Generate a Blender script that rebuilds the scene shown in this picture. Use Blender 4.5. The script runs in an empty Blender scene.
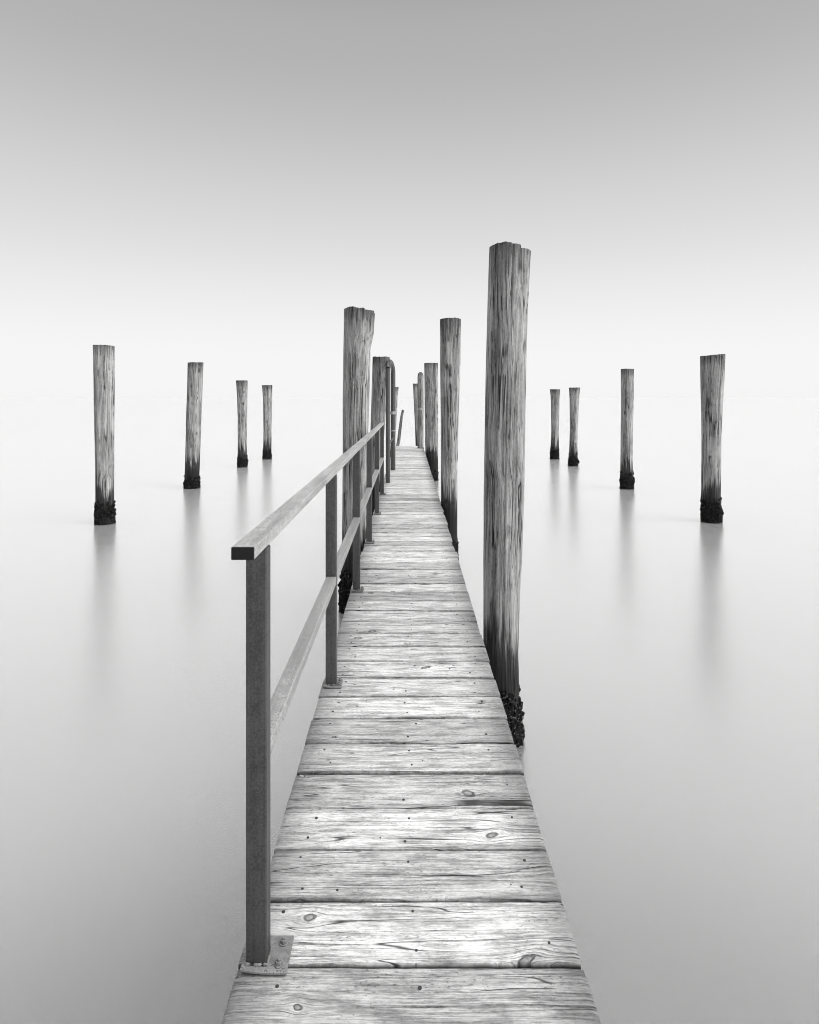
import bpy, math, random
import numpy as np
from mathutils import Vector, noise as mn

R = math.radians
scene = bpy.context.scene
COL = scene.collection

# ---------------------------------------------------------------- camera constants (metres)
F, CX, HY = 620.0, 408.0, 397.0        # focal length in picture pixels, vanishing point of the walkway
EYE = 2.20                             # eye above the water
DECK = 0.75                            # top of the planks above the water

# ---------------------------------------------------------------- node helper
class NT:
    def __init__(s, tree):
        s.t = tree
    def n(s, typ, **kw):
        nd = s.t.nodes.new(typ)
        for k, v in kw.items():
            setattr(nd, k, v)
        return nd
    def put(s, sock, v):
        if hasattr(v, 'is_output'):
            s.t.links.new(v, sock)
        elif v is not None:
            sock.default_value = v
    def m(s, op, a, b=None, c=None, clamp=False):
        nd = s.n('ShaderNodeMath', operation=op, use_clamp=clamp)
        s.put(nd.inputs[0], a)
        if b is not None: s.put(nd.inputs[1], b)
        if c is not None: s.put(nd.inputs[2], c)
        return nd.outputs[0]
    def xyz(s, v):
        nd = s.n('ShaderNodeSeparateXYZ'); s.put(nd.inputs[0], v); return nd.outputs
    def vec(s, x, y, z=0.0):
        nd = s.n('ShaderNodeCombineXYZ')
        for i, q in enumerate((x, y, z)): s.put(nd.inputs[i], q)
        return nd.outputs[0]
    def noise(s, v, scale=1.0, detail=2.0, rough=0.5, dist=0.0):
        nd = s.n('ShaderNodeTexNoise', noise_dimensions='3D')
        s.put(nd.inputs['Vector'], v)
        nd.inputs['Scale'].default_value = scale
        nd.inputs['Detail'].default_value = detail
        nd.inputs['Roughness'].default_value = rough
        nd.inputs['Distortion'].default_value = dist
        return nd.outputs[0]
    def step(s, v, a, b, lo=0.0, hi=1.0):
        nd = s.n('ShaderNodeMapRange', interpolation_type='SMOOTHSTEP')
        s.put(nd.inputs['Value'], v)
        for k, q in (('From Min', a), ('From Max', b), ('To Min', lo), ('To Max', hi)):
            s.put(nd.inputs[k], q)
        return nd.outputs['Result']
    def grey(s, v):
        nd = s.n('ShaderNodeCombineColor')
        for i in range(3): s.put(nd.inputs[i], v)
        return nd.outputs[0]

def new_mat(name):
    m = bpy.data.materials.new(name)
    m.use_nodes = True
    t = m.node_tree
    b = t.nodes['Principled BSDF']
    return m, NT(t), b

def seeded(k):
    """object coordinates and the same shifted by a per-object offset"""
    tc = k.n('ShaderNodeTexCoord').outputs['Object']
    rnd = k.n('ShaderNodeObjectInfo').outputs['Random']
    x, y, z = k.xyz(tc)
    px = k.m('ADD', x, k.m('MULTIPLY', rnd, 53.0))
    py = k.m('ADD', y, k.m('MULTIPLY', k.m('FRACT', k.m('MULTIPLY', rnd, 17.3)), 71.0))
    return (x, y, z), (px, py), rnd

def bump(k, b, h, strength, dist):
    nd = k.n('ShaderNodeBump')
    nd.inputs['Strength'].default_value = strength
    nd.inputs['Distance'].default_value = dist
    k.put(nd.inputs['Height'], h)
    k.t.links.new(nd.outputs[0], b.inputs['Normal'])

# ---------------------------------------------------------------- materials
def mat_plank():
    m, k, b = new_mat('weathered_plank')
    (x, y, z), (px, py), rnd = seeded(k)
    # knots: scattered centres the grain flows round
    SX, SY = 1.9, 6.2
    vo = k.n('ShaderNodeTexVoronoi', voronoi_dimensions='2D', feature='F1')
    k.put(vo.inputs['Vector'], k.vec(k.m('MULTIPLY', px, SX), k.m('MULTIPLY', py, SY)))
    vo.inputs['Scale'].default_value = 1.0
    qx, qy, qz = k.xyz(vo.outputs['Position'])
    ca = k.xyz(vo.outputs['Color'])
    on = k.m('GREATER_THAN', ca[0], 0.28)
    size = k.m('MULTIPLY_ADD', k.m('POWER', ca[1], 1.6), 0.013, 0.0045)
    size = k.m('MULTIPLY', size, on)
    dx = k.m('SUBTRACT', px, k.m('DIVIDE', qx, SX))
    dy = k.m('SUBTRACT', py, k.m('DIVIDE', qy, SY))
    dx = k.m('ADD', dx, k.m('MULTIPLY', dy, k.m('MULTIPLY_ADD', ca[2], 2.4, -1.2)))
    irr = k.noise(k.vec(k.m('MULTIPLY', px, 60.0), k.m('MULTIPLY', py, 60.0), 3.0), 1.0, 3.0, 0.6)
    r = k.m('SQRT', k.m('ADD', k.m('POWER', k.m('ABSOLUTE', k.m('MULTIPLY', dx, 0.75)), 2.0), k.m('POWER', k.m('ABSOLUTE', dy), 2.0)))
    rs = k.m('DIVIDE', r, k.m('ADD', size, 1e-4))
    w = k.m('EXPONENT', k.m('MULTIPLY', k.m('MULTIPLY', rs, rs), -0.13))
    rn = k.m('MULTIPLY', rs, k.m('MULTIPLY_ADD', irr, 1.5, 0.25))
    g = k.m('SUBTRACT', py, k.m('MULTIPLY', k.m('MULTIPLY', dy, w), 0.93))
    # slow wander of the grain, so that it runs in long arches
    wan = k.noise(k.vec(k.m('MULTIPLY', px, 1.5), k.m('MULTIPLY', py, 4.0), k.m('MULTIPLY', rnd, 9.0)), 1.0, 2.0)
    g = k.m('ADD', g, k.m('MULTIPLY', k.m('SUBTRACT', wan, 0.5), 0.034))
    wob = k.noise(k.vec(k.m('MULTIPLY', px, 14.0), k.m('MULTIPLY', py, 30.0), 2.0), 1.0, 2.0)
    g = k.m('ADD', g, k.m('MULTIPLY', k.m('SUBTRACT', wob, 0.5), 0.004))
    fine = k.noise(k.vec(k.m('MULTIPLY', px, 9.0), k.m('MULTIPLY', g, 420.0), 1.0), 1.0, 3.0, 0.65)
    fleck = k.noise(k.vec(k.m('MULTIPLY', px, 45.0), k.m('MULTIPLY', g, 190.0), 8.0), 1.0, 3.0, 0.7)
    rings = k.noise(k.vec(k.m('MULTIPLY', px, 0.7), k.m('MULTIPLY', g, 105.0), 4.0), 1.0, 3.0, 0.6)
    broad = k.noise(k.vec(k.m('MULTIPLY', px, 1.3), k.m('MULTIPLY', g, 34.0), 7.0), 1.0, 3.0, 0.6)
    cr = k.noise(k.vec(k.m('MULTIPLY', px, 1.1), k.m('MULTIPLY', g, 22.0), 12.0), 1.0, 1.0, 0.4)
    gate = k.noise(k.vec(k.m('MULTIPLY', px, 3.2), k.m('MULTIPLY', py, 9.0), 15.0), 1.0, 1.0)
    crack = k.m('SUBTRACT', 1.0, k.step(k.m('ABSOLUTE', k.m('SUBTRACT', cr, 0.5)), 0.0, 0.010))
    crack = k.m('MULTIPLY', crack, k.step(gate, 0.46, 0.54))
    hn = k.noise(k.vec(k.m('MULTIPLY', px, 0.55), k.m('MULTIPLY', g, 46.0), 52.0), 1.0, 2.0, 0.55)
    hair = k.m('SUBTRACT', 1.0, k.step(k.m('ABSOLUTE', k.m('SUBTRACT', k.m('FRACT', k.m('MULTIPLY', hn, 7.0)), 0.5)), 0.03, 0.13))
    line = k.step(rings, 0.42, 0.47)                      # dark late-wood lines
    lgate = k.noise(k.vec(k.m('MULTIPLY', px, 2.5), k.m('MULTIPLY', py, 12.0), 41.0), 1.0, 2.0)
    lamt = k.step(lgate, 0.36, 0.60)
    patch = k.noise(k.vec(k.m('MULTIPLY', px, 6.0), k.m('MULTIPLY', g, 34.0), 21.0), 1.0, 6.0, 0.68)
    stain = k.step(patch, 0.40, 0.56)
    big = k.noise(k.vec(k.m('MULTIPLY', px, 2.4), k.m('MULTIPLY', py, 7.0), 31.0), 1.0, 4.0, 0.65)
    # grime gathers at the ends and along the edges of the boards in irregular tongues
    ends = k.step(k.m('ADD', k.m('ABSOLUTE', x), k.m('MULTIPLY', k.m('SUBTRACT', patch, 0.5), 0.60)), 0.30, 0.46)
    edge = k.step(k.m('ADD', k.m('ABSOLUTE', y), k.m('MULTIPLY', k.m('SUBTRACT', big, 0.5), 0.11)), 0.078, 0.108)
    v = k.m('MULTIPLY_ADD', k.m('MULTIPLY', k.m('SUBTRACT', 1.0, line), lamt), -0.22, 0.62)
    v = k.m('SUBTRACT', v, k.m('MULTIPLY', k.m('MULTIPLY', hair, k.m('MULTIPLY_ADD', lamt, 0.75, 0.25)), 0.21))
    v = k.m('ADD', v, k.m('MULTIPLY', k.m('SUBTRACT', k.step(fine, 0.34, 0.66), 0.5), 0.17))
    v = k.m('ADD', v, k.m('MULTIPLY', k.m('SUBTRACT', k.step(fleck, 0.36, 0.62), 0.55), 0.19))
    spk = k.noise(k.vec(k.m('MULTIPLY', px, 70.0), k.m('MULTIPLY', py, 150.0), 61.0), 1.0, 2.0, 0.6)
    spg = k.noise(k.vec(k.m('MULTIPLY', px, 7.0), k.m('MULTIPLY', py, 14.0), 66.0), 1.0, 2.0, 0.6)
    spk = k.m('MULTIPLY', k.m('SUBTRACT', 1.0, k.step(spk, 0.34, 0.42)), k.step(spg, 0.44, 0.60))
    v = k.m('MULTIPLY', v, k.m('SUBTRACT', 1.0, k.m('MULTIPLY', spk, 0.45)))
    v = k.m('ADD', v, k.m('MULTIPLY', k.m('SUBTRACT', broad, 0.5), 0.24))
    v = k.m('ADD', v, k.m('MULTIPLY', k.m('SUBTRACT', big, 0.5), 0.50))
    v = k.m('MULTIPLY', v, k.m('MULTIPLY_ADD', stain, 0.42, 0.60))
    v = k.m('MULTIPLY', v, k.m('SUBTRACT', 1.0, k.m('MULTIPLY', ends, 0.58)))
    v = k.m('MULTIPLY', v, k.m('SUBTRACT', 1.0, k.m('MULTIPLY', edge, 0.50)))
    v = k.m('MULTIPLY', v, k.m('SUBTRACT', 1.0, k.m('MULTIPLY', crack, 0.88)))
    # the knots themselves: a dark, broken rim and a grey heart
    rim = k.m('MULTIPLY', k.step(rn, 0.5, 0.95), k.m('SUBTRACT', 1.0, k.step(rn, 1.0, 1.35)))
    heart = k.m('SUBTRACT', 1.0, k.step(rn, 0.7, 1.15))
    hv = k.m('MULTIPLY_ADD', irr, 0.55, k.m('MULTIPLY_ADD', ca[2], 0.22, -0.08))
    v = k.m('ADD', k.m('MULTIPLY', v, k.m('SUBTRACT', 1.0, heart)), k.m('MULTIPLY', hv, heart))
    v = k.m('MULTIPLY', v, k.m('SUBTRACT', 1.0, k.m('MULTIPLY', rim, k.m('MULTIPLY_ADD', irr, 1.2, 0.1))))
    # every board has its own weathering
    tone = k.m('MULTIPLY_ADD', k.m('FRACT', k.m('MULTIPLY', rnd, 91.7)), 0.46, 0.72)
    v = k.m('MULTIPLY', v, tone)
    v = k.m('MULTIPLY', v, k.step(z, -0.014, -0.0045, 0.14, 1.0))   # board sides coloured dark, as painted shade in the gaps
    v = k.m('MAXIMUM', k.m('MINIMUM', k.m('MULTIPLY', v, PLANK_ALBEDO), 0.82), 0.02)
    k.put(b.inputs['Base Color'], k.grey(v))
    b.inputs['Roughness'].default_value = 0.85
    b.inputs['Specular IOR Level'].default_value = 0.25
    h = k.m('SUBTRACT', k.m('ADD', k.m('MULTIPLY', line, 0.4), k.m('MULTIPLY', fine, 0.45)), k.m('MULTIPLY', hair, 0.5))
    h = k.m('SUBTRACT', h, k.m('MULTIPLY', crack, 1.5))
    h = k.m('SUBTRACT', h, k.m('MULTIPLY', rim, 0.6))
    bump(k, b, h, 0.7, 0.0022)
    return m

def mat_pile(name='weathered_pile_timber', low=0.0):
    m, k, b = new_mat(name)
    (x, y, z), (px, py), rnd = seeded(k)
    gen = k.xyz(k.n('ShaderNodeTexCoord').outputs['Generated'])[2]
    tone = k.m('MULTIPLY_ADD', k.m('FRACT', k.m('MULTIPLY', rnd, 47.7)), 0.25, 0.88)
    vo = k.n('ShaderNodeTexVoronoi', voronoi_dimensions='3D', feature='F1')
    k.put(vo.inputs['Vector'], k.vec(k.m('MULTIPLY', px, 5.0), k.m('MULTIPLY', py, 5.0), k.m('MULTIPLY', z, 2.3)))
    vo.inputs['Scale'].default_value = 1.0
    on = k.m('GREATER_THAN', k.xyz(vo.outputs['Color'])[0], 0.2)
    kd = vo.outputs['Distance']
    kn = k.noise(k.vec(k.m('MULTIPLY', px, 60.0), k.m('MULTIPLY', py, 60.0), k.m('MULTIPLY', z, 40.0)), 1.0, 2.0)
    knot = k.m('MULTIPLY', k.m('SUBTRACT', 1.0, k.step(k.m('ADD', kd, k.m('MULTIPLY', kn, 0.10)), 0.10, 0.21)), on)
    wrap = k.m('MULTIPLY', k.m('SUBTRACT', 1.0, k.step(kd, 0.0, 0.45)), on)
    zz = k.m('ADD', z, k.m('MULTIPLY', wrap, 0.07))
    wob = k.noise(k.vec(px, py, k.m('MULTIPLY', z, 1.6)), 1.0, 2.0)
    wx = k.m('ADD', px, k.m('MULTIPLY', wob, 0.06))
    wy = k.m('SUBTRACT', py, k.m('MULTIPLY', wob, 0.06))
    fine = k.noise(k.vec(k.m('MULTIPLY', wx, 130.0), k.m('MULTIPLY', wy, 130.0), k.m('MULTIPLY', zz, 5.0)), 1.0, 3.0, 0.62)
    streak = k.noise(k.vec(k.m('MULTIPLY', wx, 34.0), k.m('MULTIPLY', wy, 34.0), k.m('MULTIPLY', zz, 1.5)), 1.0, 3.0, 0.6)
    wide = k.noise(k.vec(k.m('MULTIPLY', wx, 9.0), k.m('MULTIPLY', wy, 9.0), k.m('MULTIPLY', zz, 1.1)), 1.0, 3.0, 0.6)
    cr = k.noise(k.vec(k.m('MULTIPLY', wx, 20.0), k.m('MULTIPLY', wy, 20.0), k.m('MULTIPLY', zz, 0.30)), 1.0, 1.0, 0.4)
    crack = k.m('SUBTRACT', 1.0, k.step(k.m('ABSOLUTE', k.m('SUBTRACT', cr, 0.5)), 0.004, 0.028))
    gate = k.noise(k.vec(px, py, k.m('MULTIPLY', z, 2.2)), 2.0, 1.0)
    crack = k.m('MULTIPLY', crack, k.step(gate, 0.42, 0.55))
    fib = k.noise(k.vec(k.m('MULTIPLY', wx, 75.0), k.m('MULTIPLY', wy, 75.0), k.m('MULTIPLY', zz, 2.2)), 1.0, 3.0, 0.6)
    cr2 = k.noise(k.vec(k.m('MULTIPLY', wx, 42.0), k.m('MULTIPLY', wy, 42.0), k.m('MULTIPLY', zz, 0.40)), 1.0, 1.0, 0.4)
    c2 = k.m('SUBTRACT', 1.0, k.step(k.m('ABSOLUTE', k.m('SUBTRACT', cr2, 0.47)), 0.008, 0.030))
    gate2 = k.noise(k.vec(k.m('MULTIPLY', px, 3.0), k.m('MULTIPLY', py, 3.0), k.m('MULTIPLY', z, 3.5)), 2.0, 1.0)
    c2 = k.m('MULTIPLY', c2, k.step(gate2, 0.46, 0.56))
    v = k.m('MULTIPLY_ADD', k.m('SUBTRACT', k.step(streak, 0.30, 0.70), 0.5), 0.17, 0.33)
    v = k.m('ADD', v, k.m('MULTIPLY', k.m('SUBTRACT', k.step(fib, 0.36, 0.64), 0.5), 0.13))
    v = k.m('ADD', v, k.m('MULTIPLY', k.m('SUBTRACT', fine, 0.5), 0.45))
    grit = k.noise(k.vec(k.m('MULTIPLY', px, 110.0), k.m('MULTIPLY', py, 110.0), k.m('MULTIPLY', z, 38.0)), 1.0, 3.0, 0.7)
    v = k.m('ADD', v, k.m('MULTIPLY', k.m('SUBTRACT', grit, 0.5), 0.36))
    v = k.m('MULTIPLY', v, k.m('SUBTRACT', 1.0, k.m('MULTIPLY', c2, 0.6)))
    v = k.m('ADD', v, k.m('MULTIPLY', k.m('SUBTRACT', wide, 0.5), 0.75))
    v = k.m('MULTIPLY', k.m('MAXIMUM', v, 0.05), tone)
    v = k.m('MULTIPLY', v, k.m('SUBTRACT', 1.0, k.m('MULTIPLY', crack, 0.85)))
    v = k.m('MULTIPLY', v, k.m('SUBTRACT', 1.0, k.m('MULTIPLY', knot, 0.72)))
    # black streaks that rot draws down from the cut end
    rot = k.m('MULTIPLY', k.step(k.m('ADD', gen, k.m('MULTIPLY', k.m('SUBTRACT', streak, 0.5), 0.22)), 0.93, 1.0), 0.6)
    v = k.m('MULTIPLY', v, k.m('SUBTRACT', 1.0, rot))
    z = k.m('ADD', z, low)
    # the tide mark: a wet, weed-stained zone with a ragged edge
    ta = k.n('ShaderNodeAttribute', attribute_type='OBJECT', attribute_name='tide').outputs['Fac']
    z = k.m('SUBTRACT', z, ta)
    tide = k.m('ADD', z, k.m('MULTIPLY', k.m('SUBTRACT', wide, 0.5), 0.90))
    tide = k.m('ADD', tide, k.m('MULTIPLY', k.m('SUBTRACT', streak, 0.5), 0.85))
    dry = k.step(tide, 0.50, 0.76)
    v = k.m('MULTIPLY', v, k.m('MULTIPLY_ADD', dry, 0.84, 0.16))
    weed = k.step(k.m('ADD', z, k.m('MULTIPLY', k.m('SUBTRACT', streak, 0.5), 0.4)), 0.25, 0.5)
    v = k.m('MULTIPLY', v, k.m('MULTIPLY_ADD', weed, 0.70, 0.30))
    v = k.m('MAXIMUM', k.m('MINIMUM', k.m('MULTIPLY', v, PILE_ALBEDO), 0.7), 0.012)
    k.put(b.inputs['Base Color'], k.grey(v))
    k.put(b.inputs['Roughness'], k.m('MULTIPLY_ADD', dry, 0.25, 0.62))
    b.inputs['Specular IOR Level'].default_value = 0.2
    h = k.m('ADD', k.m('MULTIPLY', streak, 0.9), k.m('MULTIPLY', fine, 0.4))
    h = k.m('SUBTRACT', h, k.m('MULTIPLY', crack, 1.0))
    h = k.m('SUBTRACT', h, k.m('MULTIPLY', knot, 0.7))
    bump(k, b, h, 0.8, 0.006)
    return m

def mat_crust():
    m, k, b = new_mat('barnacle_crust')
    tc = k.n('ShaderNodeTexCoord').outputs['Object']
    a = k.noise(tc, 60.0, 3.0, 0.6)
    c = k.noise(tc, 170.0, 2.0)
    v = k.m('MULTIPLY_ADD', k.step(a, 0.56, 0.70), 0.15, 0.006)
    v = k.m('MULTIPLY', v, k.m('MULTIPLY_ADD', c, 0.8, 0.6))
    k.put(b.inputs['Base Color'], k.grey(v))
    b.inputs['Roughness'].default_value = 0.75
    b.inputs['Specular IOR Level'].default_value = 0.08
    bump(k, b, c, 0.6, 0.006)
    return m

def mat_metal(name, base, rough, speck, metal=0.0, spec=0.4, along=2, gate=0.5):
    m, k, b = new_mat(name)
    tc = k.n('ShaderNodeTexCoord').outputs['Object']
    x, y, z = k.xyz(tc)
    a = k.noise(tc, 26.0, 5.0, 0.65)
    c = k.noise(tc, 150.0, 3.0, 0.6)
    f = [90.0, 90.0, 90.0]; f[along] = 2.2
    d = k.noise(k.vec(k.m('MULTIPLY', x, f[0]), k.m('MULTIPLY', y, f[1]), k.m('MULTIPLY', z, f[2])), 1.0, 4.0, 0.65)
    f2 = [16.0, 16.0, 16.0]; f2[along] = 1.6
    e = k.noise(k.vec(k.m('MULTIPLY', x, f2[0]), k.m('MULTIPLY', y, f2[1]), k.m('MULTIPLY', z, f2[2])), 1.0, 4.0, 0.6)
    v = k.m('MULTIPLY', base, k.m('MULTIPLY_ADD', k.step(a, 0.2, 0.8), 0.45, 0.76))
    v = k.m('MULTIPLY', v, k.m('MULTIPLY_ADD', k.step(e, 0.25, 0.75), 0.5, 0.74))
    v = k.m('MULTIPLY', v, k.m('MULTIPLY_ADD', d, 0.7, 0.65))
    v = k.m('MULTIPLY', v, k.m('MULTIPLY_ADD', k.step(c, 0.32, 0.68), 0.42, 0.79))
    rust = k.m('MULTIPLY', k.step(c, 0.50, 0.66), k.step(k.m('MULTIPLY_ADD', a, 0.5, k.m('MULTIPLY', e, 0.5)), gate, gate + 0.10))
    v = k.m('MULTIPLY', v, k.m('SUBTRACT', 1.0, k.m('MULTIPLY', rust, speck)))
    k.put(b.inputs['Base Color'], k.grey(v))
    b.inputs['Metallic'].default_value = metal
    b.inputs['Specular IOR Level'].default_value = spec
    k.put(b.inputs['Roughness'], k.m('MULTIPLY_ADD', a, 0.3, rough))
    bump(k, b, k.m('ADD', c, k.m('MULTIPLY', rust, -0.5)), 0.25, 0.0015)
    return m

def mat_plain(name, g, rough, spec=0.4):
    m, k, b = new_mat(name)
    tc = k.n('ShaderNodeTexCoord').outputs['Object']
    a = k.noise(tc, 90.0, 3.0)
    k.put(b.inputs['Base Color'], k.grey(k.m('MULTIPLY', g, k.m('MULTIPLY_ADD', a, 0.6, 0.7))))
    b.inputs['Roughness'].default_value = rough
    b.inputs['Specular IOR Level'].default_value = spec
    bump(k, b, a, 0.15, 0.001)
    return m

def mat_water():
    """silky long-exposure water: a milky body under a smoothed, glossy surface"""
    m, k, b = new_mat('still_water')
    t = k.t
    t.nodes.remove(b)
    out = [n for n in t.nodes if n.type == 'OUTPUT_MATERIAL'][0]
    dif = k.n('ShaderNodeBsdfDiffuse'); dif.inputs['Color'].default_value = (WATER_BODY,) * 3 + (1,)
    glo = k.n('ShaderNodeBsdfGlossy'); glo.distribution = 'MULTI_GGX'
    glo.inputs['Color'].default_value = (WATER_GLOSS,) * 3 + (1,)
    glo.inputs['Roughness'].default_value = WATER_ROUGH
    mx = k.n('ShaderNodeMixShader')
    mx.inputs[0].default_value = WATER_MIRROR
    t.links.new(dif.outputs[0], mx.inputs[1]); t.links.new(glo.outputs[0], mx.inputs[2])
    t.links.new(mx.outputs[0], out.inputs['Surface'])
    return m

PLANK_ALBEDO = 1.07
PILE_ALBEDO = 0.82
WATER_BODY, WATER_GLOSS, WATER_ROUGH, WATER_MIRROR = 0.93, 0.995, 0.235, 0.83

M_PLANK = mat_plank(); M_PILE = mat_pile(); M_DRY = mat_pile('weathered_dry_timber', 2.0); M_CRUST = mat_crust()
M_STEEL = mat_metal('dull_galvanised_post', 0.095, 0.36, 0.5, metal=0.6, gate=0.48)
M_RAIL = mat_metal('pale_galvanised_rail', 0.34, 0.45, 0.5, along=1, gate=0.55)
M_MID = mat_metal('rust_flecked_rail', 0.31, 0.45, 0.8, along=1, gate=0.43)
M_PLATE = mat_metal('galvanised_plate', 0.21, 0.45, 0.75, along=0, gate=0.46)
M_BOLT = mat_metal('worn_bolt', 0.20, 0.35, 0.6, spec=0.6, gate=0.46)
M_BAND = mat_metal('clamp_band', 0.32, 0.4, 0.3)
M_CAP = mat_plain('black_plastic', 0.012, 0.5, 0.2)
M_NAIL = mat_plain('rusted_nail', 0.05, 0.8, 0.2)
M_WATER = mat_water()

# ---------------------------------------------------------------- mesh helpers
class MB:
    def __init__(s):
        s.v, s.f, s.mi = [], [], []
    def add(s, verts, faces, mi=0):
        o = len(s.v)
        s.v += [tuple(p) for p in verts]
        s.f += [tuple(i + o for i in f) for f in faces]
        s.mi += [mi] * len(faces)
    def box(s, x0, x1, y0, y1, z0, z1, mi=0):
        s.add([(x0,y0,z0),(x1,y0,z0),(x1,y1,z0),(x0,y1,z0),(x0,y0,z1),(x1,y0,z1),(x1,y1,z1),(x0,y1,z1)],
              [(0,3,2,1),(4,5,6,7),(0,1,5,4),(1,2,6,5),(2,3,7,6),(3,0,4,7)], mi)
    def prism(s, c, r, h, n=6, mi=0, rot=0.0):
        x, y, z = c
        lo = [(x + r*math.cos(rot+2*math.pi*i/n), y + r*math.sin(rot+2*math.pi*i/n), z) for i in range(n)]
        hi = [(a, b, z + h) for a, b, _ in lo]
        s.add(lo + hi, [tuple(range(n-1,-1,-1)), tuple(range(n, 2*n))] + [(i,(i+1)%n,n+(i+1)%n,n+i) for i in range(n)], mi)
    def tube(s, pts, r, n=10, mi=0, flat=1.0):
        pts = [Vector(p) for p in pts]
        rr = r if hasattr(r, '__len__') else [r]*len(pts)
        ref = Vector((1,0,0))
        vs = []
        for i, p in enumerate(pts):
            d = (pts[min(i+1,len(pts)-1)] - pts[max(i-1,0)]).normalized()
            u = (ref - d*ref.dot(d)).normalized(); w = d.cross(u)
            for j in range(n):
                a = 2*math.pi*j/n
                vs.append(p + u*rr[i]*math.cos(a) + w*rr[i]*math.sin(a)*flat)
        fs = [tuple(range(n-1,-1,-1)), tuple((len(pts)-1)*n + j for j in range(n))]
        for i in range(len(pts)-1):
            for j in range(n):
                fs.append((i*n+j, i*n+(j+1)%n, (i+1)*n+(j+1)%n, (i+1)*n+j))
        s.add(vs, fs, mi)
    def build(s, name, mats, parent=None, smooth=False, bevel=0.0, loc=(0,0,0), angle=None):
        me = bpy.data.meshes.new(name)
        me.from_pydata(s.v, [], s.f)
        mats = mats if isinstance(mats, (list, tuple)) else [mats]
        for m in mats: me.materials.append(m)
        me.polygons.foreach_set('material_index', s.mi)
        me.polygons.foreach_set('use_smooth', [bool(smooth)] * len(s.f))
        me.update()
        if smooth and angle:
            me.set_sharp_from_angle(angle=R(angle))
        o = bpy.data.objects.new(name, me)
        COL.objects.link(o)
        o.location = loc
        if parent: o.parent = parent
        if bevel:
            b = o.modifiers.new('bevel', 'BEVEL'); b.width = bevel; b.segments = 2; b.limit_method = 'ANGLE'; b.angle_limit = R(40)
        return o

def thing(name, label, cat, loc=(0,0,0), group=None):
    o = bpy.data.objects.new(name, None)
    o.empty_display_size = 0.2
    COL.objects.link(o)
    o.location = loc; o['label'] = label; o['category'] = cat
    if group: o['group'] = group
    return o

def at(px, y):                          # lateral metres of a picture column at distance y
    return (px - CX) * y / F
def up(py, y):                          # height above the water of a picture row at distance y
    return EYE - (py - HY) * y / F

# ---------------------------------------------------------------- water
b = MB()
xs = [-4000, -400, -60, -20, 20, 60, 400, 4000]
ys = [-400, -40, -10, 30, 80, 400, 4000, 9000]
vv = [(x, y, 0.0) for y in ys for x in xs]
ff = [(j*8+i, j*8+i+1, (j+1)*8+i+1, (j+1)*8+i) for j in range(7) for i in range(7)]
b.add(vv, ff)
w = b.build('water', M_WATER); w['kind'] = 'structure'

# ---------------------------------------------------------------- wooden walkway
walk = thing('wooden_walkway', 'long narrow walkway of pale weathered cross planks running out over the water', 'walkway', (0, 0, DECK))
PITCH, Y0 = 0.2023, 1.5855
XL, XR = -0.430, 0.447
rng = random.Random(4)

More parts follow.
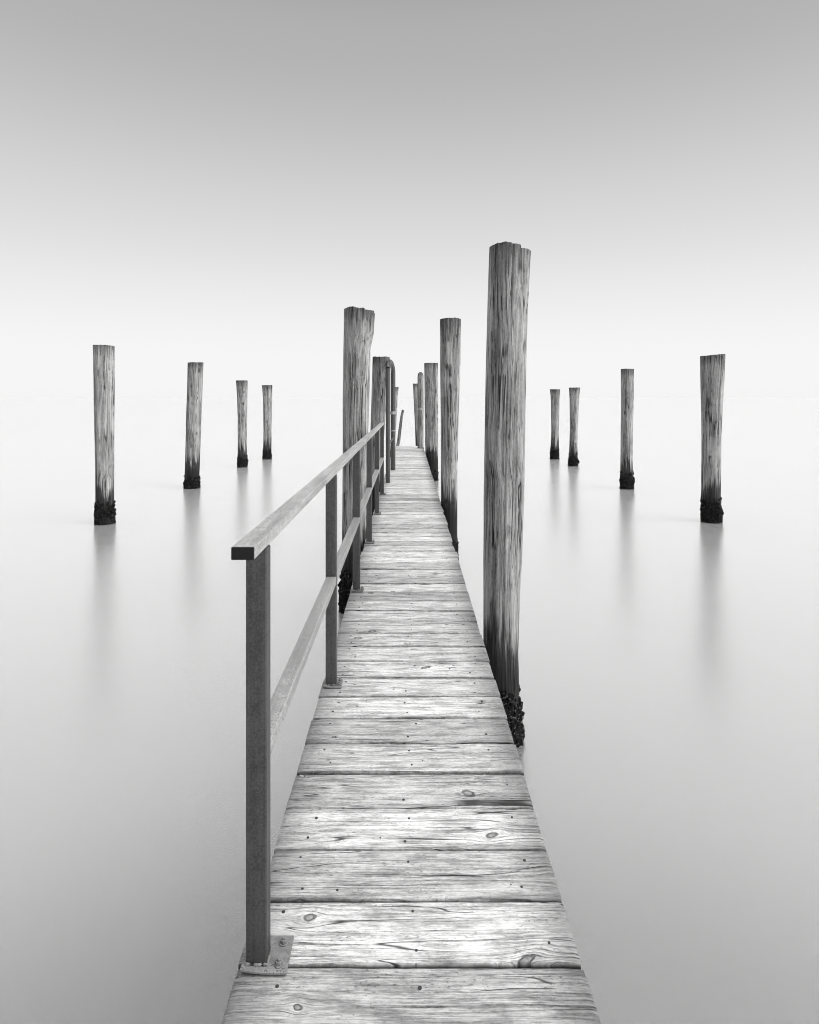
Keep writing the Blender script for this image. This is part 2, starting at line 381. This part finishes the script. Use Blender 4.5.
def plank_mesh(length, width, thick, nx, ny, seed, nails, knock):
    rg = random.Random(seed)
    b = MB()
    # cross section: bottom, side, worn rounded edge, cupped top, and back
    ed = rg.uniform(0.0035, 0.006)
    prof = [(-width/2, -thick), (-width/2, -ed*1.8)]
    top = [-width/2 + ed*0.35] + [-width/2 + ed + (width-2*ed)*i/ny for i in range(ny+1)] + [width/2 - ed*0.35]
    cup = rg.uniform(-0.0015, 0.0025)
    for t in top:
        u = abs(t)/(width/2)
        e = max(0.0, (abs(t) - (width/2 - ed))/ed)
        prof.append((t, -ed*0.8*e*e + cup*u*u))
    prof += [(width/2, -ed*1.8), (width/2, -thick)]
    n = len(prof)
    so = seed * 3.17
    wob0, wob1 = rg.uniform(.0, .004), rg.uniform(0, .004)
    vs = []
    for i in range(nx+1):
        t = i/nx
        x = -length/2 + length*t
        for j, (py, pz) in enumerate(prof):
            xx = x
            endz = min(t, 1-t)*length
            if endz < 0.05:                                   # worn, uneven board ends
                xx += (0.004*mn.noise((so, py*38, t*2)) + 0.002*mn.noise((so, py*150, 3))) * .6 * (1 - endz/0.05)
            yy, zz = py, pz
            if abs(py) > width/2 - 0.008:
                q = mn.noise((xx*6 + so, 1.0 if py > 0 else 5.0, so)) * 0.0012 + mn.noise((xx*30 + so, 1.0 if py > 0 else 5.0, so)) * 0.0008
                yy += q
                chip = mn.noise((xx*9 + so, 9.0 if py > 0 else 14.0, so))
                if chip > 0.48:
                    yy -= math.copysign((chip-0.48)*0.022, py)
                    if pz > -thick*0.5: zz -= (chip-0.48)*0.014
            if j not in (0, n-1):
                zz += 0.0014*mn.noise((xx*3 + so, py*9, 2.0)) + 0.0007*mn.noise((xx*14 + so, py*60, 6.0))
                if endz < 0.02: zz -= 0.004*(1-endz/0.02)**2
            vs.append((xx, yy, zz))
    fs = []
    for i in range(nx):
        for j in range(n):
            j2 = (j+1) % n
            fs.append((i*n+j, (i+1)*n+j, (i+1)*n+j2, i*n+j2))
    fs.append(tuple(range(n-1, -1, -1))[::-1])
    fs.append(tuple(nx*n + j for j in range(n))[::-1])
    b.add(vs, fs)
    if nails:
        for cx in (-0.33, 0.0, 0.345):
            for cy in (-0.26, 0.24):
                if rg.random() < knock: continue
                x = cx + rg.uniform(-.03, .03); y = cy*width + rg.uniform(-.018, .018)
                b.prism((x, y, -0.0015 + cup*(2*abs(y)/width)**2), rg.uniform(.0036, .0054), 0.003, 7, 1, rg.uniform(0, 1))
        for q in range(rg.choice((0, 0, 1, 2))):          # old nail and borer holes
            b.prism((rg.uniform(-.4, .4), rg.uniform(-.4, .4)*width, -0.0012 + cup*.3), rg.uniform(.0020, .0042), 0.0024, 7, 1, rg.uniform(0, 1))
    return b

for k in range(-13, 83):
    y = Y0 + (k + 0.5)*PITCH
    gap = rng.uniform(0.007, 0.013)
    near = y < 4.2
    jl, jr = rng.uniform(-.008, .006), rng.uniform(-.006, .006)
    if y < 4.9: jl, jr = jl*.45, jr*.45
    if 4.9 < y < 9 and rng.random() < 0.3: jr += rng.choice((-.014, .010))
    if k == 79: jr -= 0.02
    L = (XR + jr) - (XL + jl)
    nx, ny = (150, 26) if (0.9 < y < 4.2) else ((60, 10) if y < 8 else (24, 5))
    pm = plank_mesh(L, PITCH - gap, 0.042, nx, ny, 100 + k, y < 7, 0.22)
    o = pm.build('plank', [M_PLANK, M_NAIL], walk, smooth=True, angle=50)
    o.location = ((XR + jr + XL + jl)/2, y + rng.uniform(-.0015, .0015), rng.uniform(-0.003, 0.003) - 0.002)
    o.rotation_euler = (R(rng.uniform(-.5, .5)), R(rng.uniform(-.12, .12)), R(rng.uniform(-.22, .22)))

for x in (-0.31, 0.32):                 # bearers under the boards, cross beams and legs
    b = MB(); b.box(x-.035, x+.035, -1.0, 18.30, -0.215, -0.052); b.build('stringer', M_PILE, walk, bevel=.004)  # tide-dark colour kept above water, as shade behind the board gaps
for y in (0.6, 3.3, 6.0, 9.6, 12.9, 15.4, 18.0):
    b = MB(); b.box(-.40, .41, y-.05, y+.05, -0.335, -0.218); b.build('crossbeam', M_PILE, walk, bevel=.005)
    for x in (-.25, .26):
        b = MB(); b.tube([(x, y, -0.338), (x, y, -1.5)], .055, 14); b.build('support_leg', M_PILE, walk, smooth=True, angle=50)

# ---------------------------------------------------------------- steel handrail
rail = thing('steel_handrail', 'square tube steel handrail with black end cap along one edge of the walkway', 'handrail', (-0.388, 1.588, DECK))
def rl(x, y, z): return (x + 0.388, y - 1.588, z)
PX0, PX1 = -0.4125, -0.3585
TOP0, TOP1 = 1.098, 1.066                # the rail sags a little towards its far end
YA, YB = 1.453, 9.34
def top_at(y): return TOP0 + (TOP1 - TOP0)*(y - YA)/(YB - YA)
post_y = [1.574 + 1.525*i for i in range(6)]
def hexa(b, p, mi=0):
    b.add(p, [(0,3,2,1),(4,5,6,7),(0,1,5,4),(1,2,6,5),(2,3,7,6),(3,0,4,7)], mi)
def sloped(b, x0, x1, y0, y1, zt, th, mi=0):
    a0, a1 = zt(y0), zt(y1)
    hexa(b, [rl(x0,y0,a0-th), rl(x1,y0,a0-th), rl(x1,y1,a1-th), rl(x0,y1,a1-th), rl(x0,y0,a0), rl(x1,y0,a0), rl(x1,y1,a1), rl(x0,y1,a1)], mi)
b = MB()
sloped(b, -0.4155, -0.3605, YA + .006, YB, top_at, 0.031)
tr = b.build('top_rail', M_RAIL, rail, bevel=.0035)
b = MB(); sloped(b, -0.4150, -0.3610, YA, YA + .0058, lambda y: top_at(y) - .0005, 0.030)
b.build('end_cap', M_CAP, tr, bevel=.002)
for i, py in enumerate(post_y):
    zt = top_at(py + .023) - 0.032
    b = MB(); x0, y0, _ = rl(PX0, py, 0); x1, y1, _ = rl(PX1, py + .046, 0)
    b.box(x0, x1, y0, y1, 0.010, zt)
    po = b.build('post', M_STEEL, rail, bevel=.004)
    # welded foot plate, its outer front corner bent up off the boards
    b = MB(); x0, y0, _ = rl(-.4215, py - .021, 0); x1, y1, _ = rl(-.305 if i == 0 else -.332, py + (.088 if i == 0 else .07), 0)
    nx, ny = 8, 6
    vs = []
    for s in (0, 1):
        for j in range(ny+1):
            for q in range(nx+1):
                u, v = q/nx, j/ny
                lift = 0.010*max(0, 1 - u*1.4 - v*1.2)**2
                vs.append((x0 + (x1-x0)*u, y0 + (y1-y0)*v, 0.001 + 0.0065*s + lift*0.9))
    W = nx+1; S = W*(ny+1)
    fs = []
    for j in range(ny):
        for q in range(nx):
            a = j*W+q
            fs.append((a, a+W, a+W+1, a+1)); fs.append((S+a, S+a+1, S+a+W+1, S+a+W))
    for q in range(nx):
        fs.append((q, q+1, S+q+1, S+q)); a = ny*W+q; fs.append((a+1, a, S+a, S+a+1))
    for j in range(ny):
        a = j*W; fs.append((a+W, a, S+a, S+a+W)); a = j*W+nx; fs.append((a, a+W, S+a+W, S+a))
    b.add(vs, fs); b.build('base_plate', M_PLATE, po, bevel=.0015)
    b = MB()                              # weld bead round the foot
    rg = random.Random(i)
    ring = []
    fx0, fy0, _ = rl(PX0 - .002, py - .002, 0); fx1, fy1, _ = rl(PX1 + .002, py + .048, 0)
    for (ax, ay, bx_, by_) in ((fx0,fy0,fx1,fy0),(fx1,fy0,fx1,fy1),(fx1,fy1,fx0,fy1),(fx0,fy1,fx0,fy0)):
        for q in range(7): ring.append((ax + (bx_-ax)*q/7, ay + (by_-ay)*q/7, 0.0105 + rg.uniform(-.001, .001)))
    ring.append(ring[0])
    b.tube(ring, [rg.uniform(.003, .0052) for _ in ring], 6); b.build('weld_bead', M_BOLT, po, smooth=True)
    for by_ in (.002, .064):
        b = MB(); cx, cy, _ = rl(-.3285 if i == 0 else -.345, py + (by_ if i == 0 else by_*.7 + .006), 0)
        b.prism((cx, cy, .0078), .0120, .0026, 18); b.prism((cx, cy, .0106), .0092, .0078, 6, 0, by_*9); b.prism((cx, cy, .0186), .0048, .005, 10)
        b.build('bolt', M_BOLT, po, bevel=.0008)
for i in range(5):
    b = MB()
    sloped(b, -0.4085, -0.3615 + .003, post_y[i] + .0462, post_y[i+1] - .0002, lambda y: 0.553, 0.040)
    b.build('mid_rail', M_MID, rail, bevel=.004)

# ---------------------------------------------------------------- piles
def pile(name, label, y, pts, seed, ztop=None, crust=0.33, seg=48, rings=90, group=None, flare=0.0, tilt=0.0, ragged=0.012, checks=5, lumps=160, mat=None, cat='pile', big=1.0, knob=None, tide=0.0, slim=1.0):
    """pts: (picture row, left column, right column) down the pile; turned here into real centres and radii at distance y"""
    pr = sorted([(up(p[0], y), at((p[1]+p[2])/2, y), (p[2]-p[1])/2*y/F) for p in pts])
    Z = [p[0] for p in pr]; X = [p[1] for p in pr]; RR = [p[2] for p in pr]
    zt = Z[-1]
    base_x = float(np.interp(0, Z, X))
    root = thing(name, label, cat, (base_x, y, 0), group)
    rg = random.Random(seed)
    so = seed*7.31
    ph = [rg.uniform(0, 6.28) for _ in range(6)]
    ck = [(rg.uniform(0, 6.28), rg.uniform(.3, zt), rg.uniform(.5, 1.3), rg.uniform(.04, .10), rg.uniform(.035, .06)) for _ in range(checks)]
    ck += [(a, zt, rg.uniform(.2, .6), rg.uniform(.06, .11), rg.uniform(.035, .055)) for a in (3.4 + rg.random()*.5, 4.5 + rg.random()*.5, 5.4 + rg.random()*.5)]
    z0 = -0.7
    vs, fs = [], []
    leany = rg.uniform(-.012, .012)
    steps = []
    a0 = 5.12
    for i in range(rings+1):
        t = i/rings
        z = z0 + (zt - z0)*t
        cx = float(np.interp(z, Z, X)) - base_x
        r0 = float(np.interp(z, Z, RR))*0.965
        cy = leany*z
        for j in range(seg):
            a = 2*math.pi*j/seg
            ca, sa = math.cos(a), math.sin(a)
            m = 1 + .020*math.sin(2*a + ph[0] + z*.3) + .018*math.sin(3*a + ph[1] - z*.5) + .012*math.sin(5*a + ph[2] + z*.2)
            m += .034*mn.noise((ca*2.2 + so, sa*2.2, z*.55)) + .030*mn.noise((ca*7 + so, sa*7, z*.8)) + .020*mn.noise((ca*20 + so, sa*20, z*1.3))
            for (ac, zc, ln, dp, wd) in ck:
                da = (a + .10*mn.noise((z*1.6, ac, so)) - ac + math.pi) % (2*math.pi) - math.pi
                if abs(da) < wd*3:
                    zf = max(0.0, 1 - abs(z - zc)/ln)
                    m -= dp*math.exp(-(da/wd)**2) * min(1, zf*2.5)
            rr = r0*m
            zz = z
            if t > 0.90:                    # the cut end follows the splits: uneven, partly stepped
                k = (t - .90)/.10
                zz += k*(ragged*mn.noise((ca*1.1 + so, sa*1.1, 3.3))*.8 + ragged*.22*mn.noise((ca*6 + so, sa*6, 1.3)) - ragged*.6 + tilt*ca*r0)
                if ragged > .015 and ((a - a0) % 6.283) < 1.5: zz -= k*ragged*.95
            vs.append((cx + rr*ca, cy + rr*sa, zz))
    n = seg
    # keep the outline at the measured width: shift and scale each height, smoothed over its neighbours
    lo = np.array([min(v[0] for v in vs[i*n:(i+1)*n]) for i in range(rings+1)])
    hi = np.array([max(v[0] for v in vs[i*n:(i+1)*n]) for i in range(rings+1)])
    ker = np.ones(13)/13
    sm = lambda q: np.convolve(np.pad(q, 6, mode='edge'), ker, mode='valid')
    mid, half = sm((lo+hi)/2), sm((hi-lo)/2)
    for i in range(rings+1):
        z = z0 + (zt - z0)*i/rings
        c0 = float(np.interp(z, Z, X)) - base_x; r0 = float(np.interp(z, Z, RR))*0.99
        for j in range(n):
            p = vs[i*n+j]
            vs[i*n+j] = (c0 + (p[0]-mid[i])*r0/half[i], p[1]*1.0, p[2])
    for i in range(rings):
        for j in range(n):
            fs.append((i*n+j, i*n+(j+1)%n, (i+1)*n+(j+1)%n, (i+1)*n+j))
    # end grain: rings inwards, slightly dished and rough
    cxt = float(np.interp(zt, Z, X)) - base_x; cyt = leany*zt
    last = rings*n
    prev = last
    for q, s in enumerate((.93, .75, .5, .25)):
        st = len(vs)
        for j in range(n):
            p = vs[last+j]
            x = cxt + (p[0]-cxt)*s; yy = cyt + (p[1]-cyt)*s
            z = zt + (p[2]-zt)*s + (0.004 if q == 0 else 0) - .006*(1-s) + .006*mn.noise((x*30+so, yy*30, 5))
            vs.append((x, yy, z))
        for j in range(n):
            fs.append((prev+j, prev+(j+1)%n, st+(j+1)%n, st+j))
        prev = st
    vs.append((cxt, cyt, zt - .006)); c = len(vs)-1
    for j in range(n): fs.append((prev+j, prev+(j+1)%n, c))
    b = MB(); b.add(vs, fs)
    sh = b.build('pile_shaft', mat or M_PILE, root, smooth=True, angle=48)
    sh['tide'] = float(tide)
    if crust:
        b = MB()
        ico = ICO
        NS, NR = 48, 10                       # the matted sheet the shells grow on
        for i in range(NR+1):
            z = -.12 + (crust*.93 + .12)*i/NR
            cx = float(np.interp(z, Z, X)) - base_x; r0 = float(np.interp(z, Z, RR))
            for j in range(NS):
                a = 2*math.pi*j/NS
                rr = r0*(1.0 if i < NR-1 else (.99 if i < NR else .9)) + .010*mn.noise((math.cos(a)*4+so, math.sin(a)*4, z*22)) + .004
                zz = z + (0 if i < NR else (.06*mn.noise((math.cos(a)*2.5+so, math.sin(a)*2.5, 4)) + .03*mn.noise((math.cos(a)*8, math.sin(a)*8+so, 7))))
                b.v.append((cx + rr*math.cos(a), leany*z + rr*math.sin(a), zz))
        for i in range(NR):
            for j in range(NS):
                b.f.append((i*NS+j, i*NS+(j+1)%NS, (i+1)*NS+(j+1)%NS, (i+1)*NS+j)); b.mi.append(0)
        for q in range(lumps):
            a = rg.uniform(0, 6.283)
            z = crust*(rg.random()**1.15) * (0.85 + .45*mn.noise((math.cos(a)*1.5+so, math.sin(a)*1.5, 1))) - .05
            if rg.random() < .12: z = crust*rg.uniform(.7, 1.2)
            cx = float(np.interp(z, Z, X)) - base_x
            r0 = float(np.interp(z, Z, RR))*1.0
            s = rg.uniform(.010, .024)*big
            if rg.random() < .05: s *= 1.6
            if knob and q < 26:               # a clump that stands out from the collar
                a = knob[0] + rg.uniform(-.22, .22); z = knob[1] + rg.uniform(-.045, .045); r0 += rg.uniform(0, knob[2])
            ox, oy, oz = cx + r0*math.cos(a), leany*z + r0*math.sin(a), z
            rx, ry, rz = rg.uniform(.7, 1.25), rg.uniform(.7, 1.25), rg.uniform(.7, 1.5)
            vv = []
            for (px, py_, pz) in ico[0]:
                d = 1 + .55*mn.noise((px*1.9 + q, py_*1.9 + so, pz*1.9))
                vv.append((ox + px*s*rx*d, oy + py_*s*ry*d, oz + pz*s*rz*d))
            b.add(vv, ico[1])
        b.build('barnacle_crust', M_CRUST, root, smooth=False)
    return root

def make_ico():
    import bmesh
    bm = bmesh.new()
    bmesh.ops.create_icosphere(bm, subdivisions=2, radius=1.0)
    bm.verts.index_update()
    r = ([tuple(v.co) for v in bm.verts], [tuple(v.index for v in f.verts) for f in bm.faces])
    bm.free()
    return r
ICO = make_ico()

# piles that hold the walkway
GW = 'timber piles along the walkway edge'
pile('mooring_pile', 'tallest and nearest pile, split grey timber beside the walkway edge without handrail', 4.0,
     [(245, 490, 531.5), (300, 488.3, 529), (400, 485.3, 526), (500, 483.6, 524.3), (560, 483.2, 522), (600, 483.2, 519.8), (650, 483, 518.2), (690, 482.5, 518.8), (745, 481, 521)],
     11, crust=.29, tide=.15, big=.8, seg=200, rings=260, group=GW, ragged=.022, tilt=-.06, checks=8, lumps=900)
pile('mooring_pile', 'second pile along the open edge, smooth round timber with dark streaks under its top', 8.6,
     [(319, 439.8, 461), (360, 440, 460.6), (420, 440.6, 458.6), (480, 440.8, 457.4), (552, 440.8, 457.2)],
     12, crust=.30, tide=.3, seg=110, rings=160, group=GW, ragged=.008, checks=5)
pile('mooring_pile', 'third pile along the open edge, pale flat topped timber half hidden by the second', 16.4,
     [(363, 424.2, 438.2), (420, 424.8, 438.3), (450, 425.2, 438.2), (480, 425.3, 438)],
     13, crust=.30, tide=.2, seg=72, rings=100, group=GW, ragged=.006, checks=4)
pile('mooring_pile', 'thick pile with flared split top rising behind the middle of the handrail', 6.42,
     [(308.5, 344.2, 375.2), (330, 344, 374), (350, 343.6, 371), (400, 343, 369.6), (450, 342.8, 368), (540, 342, 367.5), (608, 340, 367.5)],
     14, crust=.36, tide=.2, big=.85, seg=150, rings=200, group=GW, ragged=.026, tilt=-.07, checks=7, lumps=700)
pile('mooring_pile', 'dark flat topped pile behind the far end of the handrail', 10.7,
     [(357, 372.5, 389.8), (400, 371.3, 386.5), (440, 370, 384), (525, 369, 383)],
     15, crust=.32, tide=.3, seg=90, rings=130, group=GW, ragged=.008, checks=5)
pile('mooring_pile', 'slim leaning pile just past the arched steel frame at the handrail side', 20.4,
     [(387, 394.0, 398.6), (420, 392, 396.6), (446, 390.3, 395), (464, 389.6, 394.4)],
     16, crust=.34, seg=40, rings=70, group=GW, ragged=.006, checks=2, lumps=90)
pile('mooring_pile', 'dark slim leaning pile beyond the walkway end behind the clamped round topped post', 22.5,
     [(383.6, 412.8, 419), (420, 414.6, 420), (458, 416, 421.2)],
     17, crust=.34, seg=40, rings=70, group=GW, ragged=.006, checks=2, lumps=90)

# free-standing piles in two rows in the open water
GO = 'lone mooring piles standing in open water'
pile('mooring_pile', 'nearest and tallest lone pile on the handrail side, with thick barnacle collar', 10.8,
     [(345.3, 92.8, 113.2), (400, 94.2, 113.2), (460, 95.6, 113.2), (505, 96.4, 113.2), (523, 96, 113.4)],
     21, crust=.31, tide=.06, knob=(-.2, .20, .035), seg=96, rings=150, group=GO, ragged=.010, tilt=-.02, lumps=520)
pile('mooring_pile', 'second lone pile from the nearest on the handrail side, leaning, with streaked stain above barnacles', 15.0,
     [(362.5, 187.3, 202.6), (400, 186.6, 201.4), (440, 185.6, 200), (475, 184.9, 199), (488, 184.8, 199.2)],
     22, crust=.25, tide=.1, seg=72, rings=120, group=GO, ragged=.008, tilt=.03, lumps=380)
pile('mooring_pile', 'third lone pile on the handrail side with a ring line near its top', 19.5,
     [(380.5, 236.3, 247.6), (395, 237.2, 247.4), (420, 238, 247), (455, 237.8, 246.8), (467, 237.6, 247)],
     23, crust=.32, knob=(-.3, .10, .03), seg=56, rings=100, group=GO, ragged=.006, lumps=300)
pile('mooring_pile', 'farthest and slimmest lone pile on the handrail side, pale with black foot', 22.0,
     [(385.2, 262, 272.2), (400, 263, 272), (430, 263.4, 271.4), (459, 262.8, 271.2)],
     24, crust=.34, seg=48, rings=90, group=GO, ragged=.005, lumps=260)
pile('mooring_pile', 'nearest lone pile on the open edge side, flared slanted top and knobbly barnacle foot', 10.95,
     [(355, 701.0, 723.4), (375, 701.2, 723), (400, 701.6, 721.6), (440, 702, 720), (495, 702.2, 719.8), (523, 702.4, 720.6)],
     25, crust=.36, tide=.08, knob=(0.1, .17, .05), seg=96, rings=150, group=GO, ragged=.008, tilt=.09, lumps=520)
pile('mooring_pile', 'straight lone pile second on the open edge side, even grey with dark foot', 14.9,
     [(369, 621, 633.8), (400, 621.4, 633.4), (440, 621, 632.8), (488, 620.6, 633)],
     26, crust=.34, knob=(-.4, .20, .025), seg=72, rings=120, group=GO, ragged=.005, lumps=380)
pile('mooring_pile', 'taller of the two close set far lone piles on the open edge side, flared top', 19.8,
     [(387.6, 568.8, 579.6), (400, 569.4, 578.8), (430, 569.8, 577.6), (455, 569, 577.4), (466, 568.4, 577.6)],
     27, crust=.34, knob=(-.2, .14, .03), seg=56, rings=100, group=GO, ragged=.006, lumps=300)
pile('mooring_pile', 'farthest lone pile on the open edge side, shorter of the close pair', 22.0,
     [(389.3, 550, 560), (400, 550.8, 559.4), (430, 551.2, 558.8), (459, 550.2, 558.8)],
     28, crust=.36, seg=48, rings=90, group=GO, ragged=.005, lumps=260)

# ---------------------------------------------------------------- far end of the walkway
fr = thing('steel_arch', 'tall arched grey steel frame with pale clamps standing past the end of the handrail', 'arch', (-0.36, 11.0, DECK))
def fl(x, y, z): return (x + .36, y - 11.0, z)
H0 = up(361.5, 11.2) - DECK
xa, ya, xb, yb = at(387.9, 10.45), 10.45, at(393.0, 12.3), 12.3
pts = []
for q in range(13):
    a = math.pi*q/12
    u = .5 - .5*math.cos(a)
    pts.append(fl(xa + (xb-xa)*u, ya + (yb-ya)*u, H0 - .15 + .15*math.sin(a)))
b = MB(); b.tube([fl(xa, ya, .004), fl(xa, ya, H0-.16)], .036, 12); b.build('leg', M_STEEL, fr, smooth=True, angle=50)
b = MB(); b.tube([fl(xb, yb, .004), fl(xb, yb, H0-.16)], .048, 12); b.build('leg', M_STEEL, fr, smooth=True, angle=50)
b = MB(); b.tube(pts, [.036 + .012*q/12 for q in range(13)], 12); b.build('curved_top', M_STEEL, fr, smooth=True, angle=50)
for zp in (413, 430):
    z = up(zp, 12.2) - DECK
    b = MB(); b.prism((*fl(xb, yb, 0)[:2], z-.03), (.058 if zp == 413 else .053), (.06 if zp == 413 else .025), 16); b.build('clamp', M_BAND, fr, bevel=.004)
b = MB(); b.box(fl(xa,0,0)[0]-.012, fl(xa,0,0)[0]+.012, fl(0,ya,0)[1]+.03, fl(0,yb,0)[1]-.04, .62, .65)
b.v = [(vx + (xb-xa)*((vy+11.0-ya)/(yb-ya)), vy, vz) for vx, vy, vz in b.v]; b.build('crossbar', M_STEEL, fr)

gp = thing('gate_post', 'grey round topped post with bright metal clamp at the far end of the walkway', 'post', (at(420.6, 17.6), 17.6, DECK))
hz = up(372, 17.6) - DECK
b = MB()
prof = [(0.004, .082), (.5, .085), (1.0, .088), (hz-.14, .088), (hz-.08, .082), (hz-.035, .066), (hz-.008, .035), (hz, .006)]
b.tube([(0, 0, z) for z, r in prof], [r for z, r in prof], 24); b.build('post_shaft', M_DRY, gp, smooth=True, angle=60)
z = up(409, 17.5) - DECK
b = MB(); b.prism((0, 0, z-.03), .097, .06, 24); b.build('clamp', M_BAND, gp, bevel=.004)
b = MB(); b.box(-.10, .10, -.10, .10, .002, .012); b.build('base_plate', M_STEEL, gp, bevel=.002)

lp = thing('leaning_pole', 'thin crooked pole leaning beyond the far end of the walkway', 'pole', (at(396, 18.75), 18.75, 0))
b = MB(); y = 18.75; x0 = at(396, y)
pp = [(394.0, 463), (397.0, 450), (398.8, 440), (400.2, 428), (401.6, 417), (403.0, 410)]
pp = [(at(a, y) - x0, 0.01*i, up(c, y)) for i, (a, c) in enumerate(pp)]
pp = [(pp[0][0]-.03, 0, -.3)] + pp
b.tube(pp, [.052, .052, .05, .05, .047, .042, .038], 14); b.build('pole_shaft', M_PILE, lp, smooth=True, angle=50)

# ---------------------------------------------------------------- camera
cd = bpy.data.cameras.new('camera')
cam = bpy.data.objects.new('camera', cd); COL.objects.link(cam)
cam.location = (0, 0, EYE); cam.rotation_euler = (R(90), 0, 0)
cd.sensor_fit = 'AUTO'; cd.sensor_width = 36.0; cd.lens = F*36.0/1024
cd.shift_x = (409.5 - CX)/1024; cd.shift_y = -(512 - HY)/1024
cd.clip_start = 0.05; cd.clip_end = 20000
scene.camera = cam

# ---------------------------------------------------------------- light: an overcast sky, shaped for effect out of view
SUN_EL, SUN_AZ = 42.0, 114.0             # azimuth clockwise from straight ahead: the sun is out to the right
wd = bpy.data.worlds.new('World'); scene.world = wd; wd.use_nodes = True
k = NT(wd.node_tree)
for nd in list(wd.node_tree.nodes): wd.node_tree.nodes.remove(nd)
sky = k.n('ShaderNodeTexSky', sky_type='NISHITA'); sky.sun_disc = False
sky.sun_elevation = R(SUN_EL); sky.sun_rotation = R(SUN_AZ)
sky.air_density = 1.0; sky.dust_density = 4.0; sky.ozone_density = 1.0
bw = k.n('ShaderNodeRGBToBW'); wd.node_tree.links.new(sky.outputs[0], bw.inputs[0])
# sky luminance by height: white mist low, unseen dark band and bright zenith added
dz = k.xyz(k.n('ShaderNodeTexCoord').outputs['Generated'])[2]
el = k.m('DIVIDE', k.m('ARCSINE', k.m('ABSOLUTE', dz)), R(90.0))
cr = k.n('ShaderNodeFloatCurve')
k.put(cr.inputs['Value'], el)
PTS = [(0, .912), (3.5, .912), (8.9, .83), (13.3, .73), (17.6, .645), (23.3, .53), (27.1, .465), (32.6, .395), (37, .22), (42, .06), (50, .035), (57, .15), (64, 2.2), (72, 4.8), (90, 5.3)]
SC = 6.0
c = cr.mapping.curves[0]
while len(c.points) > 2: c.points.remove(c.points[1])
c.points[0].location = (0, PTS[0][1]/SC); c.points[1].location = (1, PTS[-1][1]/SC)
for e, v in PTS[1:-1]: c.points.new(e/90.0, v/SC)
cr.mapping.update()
shaped_sky = k.m('MULTIPLY', cr.outputs[0], SC)
lum = k.m('ADD', shaped_sky, k.m('MULTIPLY', bw.outputs[0], 0.004))
# dims the unseen sky behind the camera, mostly left, to deepen shading
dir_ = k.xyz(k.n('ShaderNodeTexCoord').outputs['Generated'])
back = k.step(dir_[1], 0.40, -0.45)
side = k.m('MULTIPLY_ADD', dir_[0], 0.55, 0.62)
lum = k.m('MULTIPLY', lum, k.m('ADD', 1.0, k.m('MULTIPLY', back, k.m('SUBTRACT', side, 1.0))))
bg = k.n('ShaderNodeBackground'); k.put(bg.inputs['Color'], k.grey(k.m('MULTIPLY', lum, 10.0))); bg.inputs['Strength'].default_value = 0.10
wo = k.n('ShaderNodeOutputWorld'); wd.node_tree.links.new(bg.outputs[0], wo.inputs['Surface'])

sl = bpy.data.lights.new('sun', 'SUN'); sl.energy = 2.6; sl.angle = R(44); sl.color = (1.0, 0.995, 0.985)
so = bpy.data.objects.new('sun', sl); COL.objects.link(so)
d = Vector((math.sin(R(SUN_AZ))*math.cos(R(SUN_EL)), math.cos(R(SUN_AZ))*math.cos(R(SUN_EL)), math.sin(R(SUN_EL))))
so.rotation_euler = d.to_track_quat('Z', 'Y').to_euler(); so.location = d*50

vs_ = scene.view_settings
scene.display_settings.display_device = 'sRGB'
vs_.view_transform = 'Standard'; vs_.look = 'None'; vs_.exposure = 0.0; vs_.gamma = 1.0; vs_.use_curve_mapping = False
scene.cycles.use_denoising = True
scene.cycles.pixel_filter_type = 'BLACKMAN_HARRIS'; scene.cycles.filter_width = 1.0
scene.cycles.max_bounces = 6
scene.cycles.use_adaptive_sampling = False
scene.cycles.sampling_pattern = 'TABULATED_SOBOL'
